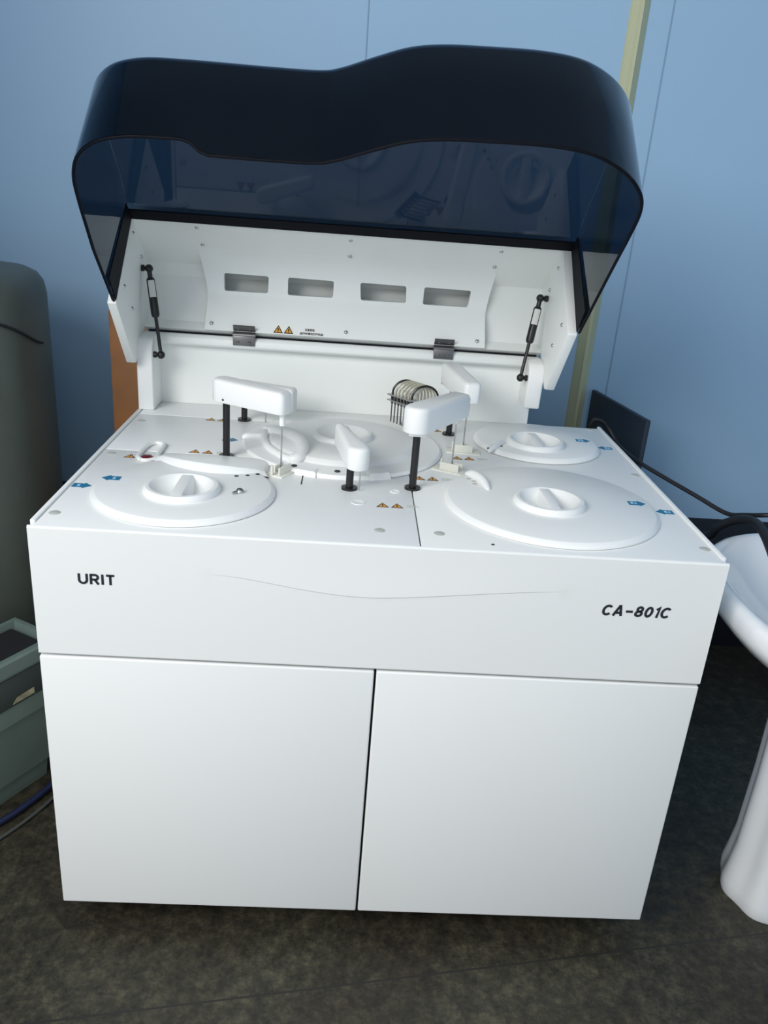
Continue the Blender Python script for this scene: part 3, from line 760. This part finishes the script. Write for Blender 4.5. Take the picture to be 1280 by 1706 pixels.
# hinges
for x0, x1 in ((0.2165, 0.2685), (0.6995, 0.7475)):
    bm = B()
    prism(bm, [(x0, 0.7835, zz(0.186)), (x0, 0.768, zz(0.2065)), (x0, 0.7665, zz(0.2045)), (x0, 0.781, zz(0.184))], (x1 - x0, 0, 0))
    tube(bm, [(x0 - 0.001, 0.7745, zz(0.182)), (x1 + 0.001, 0.7745, zz(0.182))], 0.0062, 14)
    box(bm, x0, x1, 0.7665, 0.7715, zz(0.158), zz(0.181), 0.001)
    for hx in (x0 + 0.012, x1 - 0.012):
        for q, n_ in ((Vector((hx, 0.7745, zz(0.1975))), Vector((0, -0.8, -0.58))), (Vector((hx, 0.7675, zz(0.166))), Vector((0, -1, 0)))):
            tube(bm, [q - n_ * 0.002, q + n_ * 0.003, q + n_ * 0.0042], [0.0034, 0.0034, 0.0018], 10)
    h = obj('hinge', bm, M['dsteel'], lid)
# dark strip painting the shade in the gap between the tray and the rail
bm = B(); box(bm, 0.012, 0.955, 0.790, 0.812, zz(0.1740), zz(0.1775)); obj('hinge_gap_shade', bm, M['gasket'], lid)
# stickers by the hinge line: two triangles and two short lines of print on the sloping panel
sl = Vector((0, 0.056, 0.074)).normalized(); nn = Vector((0, -sl.z, sl.y)); base0 = Vector((0, 0.776, zz(0.190)))
def SP(x, s_, o): return Vector((x, 0, 0)) + base0 + sl * s_ + nn * o
def warn_slope(x):
    bm = B(); s_ = 0.0115
    prism(bm, [SP(x - s_, 0.003, -0.0002), SP(x + s_, 0.003, -0.0002), SP(x, 0.0235, -0.0002)], nn * 0.0007)
    t = B(); prism(t, [SP(x - s_ * 0.68, 0.0052, 0), SP(x + s_ * 0.68, 0.0052, 0), SP(x, 0.0192, 0)], nn * 0.0008)
    for f in t.faces: f.material_index = 1
    merge(bm, t)
    t = B(); prism(t, [SP(x - 0.0012, 0.0085, 0), SP(x + 0.0012, 0.0085, 0), SP(x + 0.0016, 0.015, 0), SP(x - 0.0016, 0.015, 0)], nn * 0.0011); prism(t, [SP(x - 0.0012, 0.006, 0), SP(x + 0.0012, 0.006, 0), SP(x + 0.0012, 0.0075, 0), SP(x - 0.0012, 0.0075, 0)], nn * 0.0011)
    merge(bm, t)
    obj('warning_sticker', bm, [M['inkblk'], M['orange']], lid)
warn_slope(0.3225); warn_slope(0.3475)
def slope_place(x, s_):
    p = SP(x, s_, 0.0003); return Matrix(((1, 0, 0, p.x), (0, sl.y, nn.y, p.y), (0, sl.z, nn.z, p.z), (0, 0, 0, 1)))
bm = B(); text_mesh(bm, '\u6ce8\u610f\u5371\u9669', 0.0068, slope_place(0.386, 0.0135), bold=0.0001, width=0.0235); text_mesh(bm, '\u8fd0\u884c\u65f6\u8bf7\u52ff\u6253\u5f00\u673a\u76d6', 0.0066, slope_place(0.3745, 0.0035), bold=0.0001, width=0.056)
obj('printed_note', bm, M['inkblk'], lid)

# gas struts
def strut(lo, hi, sx):
    lo = Vector(lo); hi = Vector(hi); lo.z += ZT; hi.z += ZT; d = (hi - lo).normalized(); L_ = (hi - lo).length
    bm = B()
    tube(bm, [lo, lo + d * (L_ - 0.03), lo + d * (L_ - 0.028), hi], [0.0042, 0.0042, 0.0056, 0.0056], 12)
    for p in (lo, hi):
        t = B(); bmesh.ops.create_uvsphere(t, u_segments=14, v_segments=10, radius=0.0095); bmesh.ops.translate(t, verts=t.verts, vec=p); merge(bm, t)
        tube(bm, [p, p - Vector((sx * 0.010, 0, 0)), p - Vector((sx * 0.0105, 0, 0)), p - Vector((sx * 0.018, 0, 0))], [0.0045, 0.0045, 0.0075, 0.0075], 12)
    s = obj('gas_strut', bm, M['black'], lid)
    a = lo + d * L_ * 0.44; b = hi - d * 0.022
    bm = B(); tube(bm, [a, a + d * 0.006, b - d * 0.004, b], [0.0075, 0.0098, 0.0098, 0.008], 16); obj('strut_cylinder', bm, M['black'], lid)
    # paper label wrapped round the front of the cylinder
    v1 = (Vector((0.45, -1.219, 1.417)) - (a + b) / 2); v1 = (v1 - d * v1.dot(d)).normalized(); v2 = d.cross(v1)
    p0 = a + d * (b - a).length * 0.50; p1 = a + d * (b - a).length * 0.93; rows = []
    bm = B()
    for q in (p0, p1): rows.append([q + (v1 * math.cos(t_) + v2 * math.sin(t_)) * 0.0101 for t_ in [(-0.7 + 1.6 * k / 8) * (1 if sx > 0 else 1) for k in range(9)]])
    strip(bm, rows[0], rows[1]); obj('strut_label', bm, M['paper'], lid)
strut((0.0545, 0.727, 0.132), (0.0215, 0.775, 0.3215), 1)
strut((0.9095, 0.727, 0.134), (0.9435, 0.785, 0.3155), -1)

# ------------------------------------------------------------------ the sink at the right
sk = thing('pedestal_sink', (1.51, 0.16, 0), 'white ceramic pedestal sink standing at the right of the analyzer', 'sink')
def sup(cx, cy, a, b, z_, e=2.5, n=72, lo=0.0):
    out = []
    for k in range(n):
        t_ = 2 * PI * k / n; c_, s_ = math.cos(t_), math.sin(t_)
        out.append(Vector((cx + a * math.copysign(abs(c_) ** (2 / e), c_), cy + b * math.copysign(abs(s_) ** (2 / e), s_), z_ )))
    return out
def loft(bm, loops, cap0=True, cap1=True):
    V = [[bm.verts.new(p) for p in l] for l in loops]; n = len(V[0])
    for a, b in zip(V, V[1:]):
        for k in range(n): bm.faces.new((a[k], a[(k + 1) % n], b[(k + 1) % n], b[k]))
    if cap0: bm.faces.new(list(reversed(V[0])))
    if cap1: bm.faces.new(V[-1])
    return bm
bx, by = 1.482, 0.060
lv = [(0.10, 0.10, 0.590), (0.14, 0.15, 0.610), (0.21, 0.24, 0.655), (0.262, 0.30, 0.705), (0.283, 0.322, 0.728), (0.292, 0.332, 0.745), (0.293, 0.333, 0.765), (0.288, 0.328, 0.777), (0.279, 0.319, 0.781), (0.268, 0.308, 0.779),
      (0.255, 0.295, 0.768), (0.235, 0.272, 0.745), (0.205, 0.236, 0.712), (0.16, 0.18, 0.680), (0.10, 0.11, 0.660), (0.03, 0.03, 0.652)]
bm = loft(B(), [sup(bx + (0.03 if i < 3 else 0), by + (0.08 if i < 2 else 0.03 if i == 2 else 0), a, b, z_, 2.35) for i, (a, b, z_) in enumerate(lv)])
obj('basin', bm, M['ceramic'], sk, smooth=60)
def ped(r, z_, n=96, fl=0.05):
    return [Vector((1.512 + r * (1 + fl * math.cos(8 * 2 * PI * k / n)) * math.cos(2 * PI * k / n), 0.160 + r * (1 + fl * math.cos(8 * 2 * PI * k / n)) * math.sin(2 * PI * k / n), z_)) for k in range(n)]
bm = loft(B(), [ped(0.108, 0.0, fl=0.03), ped(0.112, 0.012, fl=0.03), ped(0.112, 0.035, fl=0.035), ped(0.106, 0.07), ped(0.100, 0.13), ped(0.098, 0.30), ped(0.100, 0.45), ped(0.108, 0.55), ped(0.125, 0.618, fl=0.02)])
obj('pedestal', bm, M['ceramic'], sk, smooth=60)
bm = B(); lathe(bm, bx, by, [(0.022, 0.651), (0.022, 0.656), (0.010, 0.657), (0, 0.655)], 24); obj('drain_ring', bm, M['steel'], sk)

# ------------------------------------------------------------------ cables
pts = [(1.128, 0.86, 0.82), (1.140, 0.853, zz(0.004)), (1.152, 0.85, zz(0.010)), (1.165, 0.85, zz(0.006)), (1.187, 0.85, zz(-0.014)), (1.207, 0.82, zz(-0.043)), (1.229, 0.72, zz(-0.054)), (1.286, 0.66, zz(-0.076)), (1.342, 0.6, zz(-0.095)), (1.394, 0.54, zz(-0.112)), (1.418, 0.5, zz(-0.099)), (1.446, 0.45, zz(-0.077)), (1.52, 0.46, zz(-0.072)), (1.66, 0.50, 0.74), (1.82, 0.56, 0.45), (1.92, 0.64, 0.02)]
bm = B(); tube(bm, spline(pts, 6), 0.0052, 10)
obj('power_cable', bm, M['cable'], label='thin black cable running from behind the analyzer over the sink', cat='cable')
pts = [(1.19, 0.86, 0.40), (1.24, 0.72, 0.55), (1.29, 0.54, 0.68), (1.320, 0.45, zz(-0.135)), (1.321, 0.42, zz(-0.103)), (1.334, 0.4, zz(-0.079)), (1.349, 0.37, zz(-0.060)), (1.353, 0.33, zz(-0.050)), (1.347, 0.28, zz(-0.050)), (1.340, 0.22, zz(-0.066)), (1.345, 0.17, zz(-0.105)), (1.370, 0.12, 0.725), (1.420, 0.08, 0.685)]
bm = B(); tube(bm, spline(pts, 6), 0.0095, 12)
obj('drain_hose', bm, M['cable'], label='thick black hose bending down into the white sink basin', cat='hose')
pts = [(-0.42, 0.12, 0.012), (-0.30, 0.20, 0.012), (-0.235, 0.265, 0.012), (-0.195, 0.325, 0.012), (-0.16, 0.40, 0.012), (-0.12, 0.52, 0.012)]
bm = B(); tube(bm, spline(pts, 6), 0.0075, 10)
obj('floor_cable', bm, M['bcable'], label='dark blue cable lying on the floor below the grey-green bin', cat='cable')
pts = [(-0.40, 0.06, 0.007), (-0.27, 0.155, 0.007), (-0.215, 0.225, 0.007), (-0.165, 0.31, 0.007), (-0.12, 0.42, 0.007), (-0.06, 0.52, 0.007)]
bm = B(); tube(bm, spline(pts, 6), 0.004, 10)
obj('floor_cable', bm, M['gcable'], label='thin grey cable on the floor in front of the blue one', cat='cable')

# ------------------------------------------------------------------ things around the analyser
# tall rounded appliance at the left
tk = thing('tall_appliance', (-0.465, 0.785, 0), 'tall grey-green rounded appliance standing at the left by the wall', 'appliance')
def tank_r(z_):
    return 1.0
bm = loft(B(), [sup(-0.465, 0.785, a, a, z_, 2.6, 80) for a, z_ in ((0.212, 0.0), (0.222, 0.012), (0.222, 0.60), (0.220, 1.105), (0.215, 1.132), (0.203, 1.151), (0.180, 1.163), (0.12, 1.171), (0.04, 1.173))])
obj('casing', bm, M['tank'], tk, smooth=50)
# black trim bead curving round the casing
def on_tank(ang, z_, r=0.225, e=2.6):
    c_, s_ = math.cos(ang), math.sin(ang)
    return Vector((-0.465 + r * math.copysign(abs(c_) ** (2 / e), c_), 0.785 + r * math.copysign(abs(s_) ** (2 / e), s_), z_))
bm = B(); tube(bm, [on_tank(math.radians(-100 + 100 * k / 30), 1.000 + 0.075 * math.sin(PI * (k / 30) ** 0.9)) for k in range(31)], 0.0032, 8); obj('trim_bead', bm, M['cable'], tk)
bm = B(); ang = [math.radians(-88 + 46 * k / 12) for k in range(13)]
strip(bm, [on_tank(a, 0.90, 0.2235) for a in ang], [on_tank(a, 1.045, 0.2235) for a in ang]); en = obj('energy_label', bm, M['green'], tk, label='green printed label')
for z0_, z1_ in ((1.005, 1.013), (1.030, 1.042), (0.900, 0.905)):
    bm = B(); strip(bm, [on_tank(a, z0_, 0.2242) for a in ang[:-2]], [on_tank(a, z1_, 0.2242) for a in ang[:-2]])
    obj('label_print', bm, M['cable'], en)

# grey-green plastic bin, turned, in the gap at the left
bn = thing('plastic_bin', (-0.32, 0.40, 0), 'low grey-green plastic bin on the floor left of the analyzer', 'bin')
e1 = Vector((0.11, 0.19, 0)).normalized(); e2 = Vector((-e1.y, e1.x, 0))
A = Vector((-0.262, 0.270, 0))
def BQ(a, b, z_, tp=0.0): return A + e1 * a + e2 * b + Vector((0, 0, z_))
def bl(i, z_): return [BQ(-0.14 + i, 0.0 + i, z_), BQ(0.22 - i, 0.0 + i, z_), BQ(0.22 - i, 0.13 - i, z_), BQ(-0.14 + i, 0.13 - i, z_)]
bm = B(); loft(bm, [bl(0.030, 0.0), bl(0.026, 0.05), bl(0.020, 0.052), bl(0.006, 0.215), bl(-0.002, 0.22), bl(-0.004, 0.350), bl(-0.012, 0.353), bl(-0.012, 0.383), bl(-0.007, 0.388), bl(0.004, 0.388), bl(0.010, 0.36), bl(0.03, 0.06)])
bevel_all(bm, 0.006, 2, 25); obj('bin_body', bm, M['bin'], bn, smooth=40)
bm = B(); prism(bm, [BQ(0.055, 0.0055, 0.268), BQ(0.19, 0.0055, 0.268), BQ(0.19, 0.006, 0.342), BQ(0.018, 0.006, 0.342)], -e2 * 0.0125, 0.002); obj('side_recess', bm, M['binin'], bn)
bm = B(); prism(bm, [BQ(0.092, -0.008, 0.275), BQ(0.15, -0.008, 0.275), BQ(0.15, -0.008, 0.290), BQ(0.105, -0.008, 0.288)], -e2 * 0.001); obj('paper_label', bm, mat('tan_paper', (0.34, 0.31, 0.20), 0.6, vary=0.5, vscale=45), bn)

bm = B(); loft(bm, [[BQ(-0.12, 0.012, z_), BQ(0.20, 0.012, z_), BQ(0.20, 0.118, z_), BQ(-0.12, 0.118, z_)] for z_ in (0.35, 0.376)]); obj('inside_shade', bm, M['shade'], bn, label='black fill for the shaded inside of the bin')  # added flat fill; the shade inside the bin is put into its colour
# brown board and dark panel behind the analyser
bm = B(); box(bm, -0.130, 0.16, 0.955, 0.973, 0.0, 1.06, 0.002)
obj('wooden_board', bm, M['wood'], label='brown wooden board standing upright behind the left corner of the analyzer', cat='board')
bm = B(); pA, pB = Vector((1.3, 0.90, 0)), Vector((1.240, 1.235, 0)); nv = Vector(((pB - pA).y, -(pB - pA).x, 0)).normalized() * 0.014
t = prism(bm, [pA, pB, pB + nv, pA + nv], (0, 0, 0.874), 0.002)
obj('dark_panel', bm, M['navy'], label='dark blue-grey panel on edge behind the right corner of the analyzer', cat='panel')
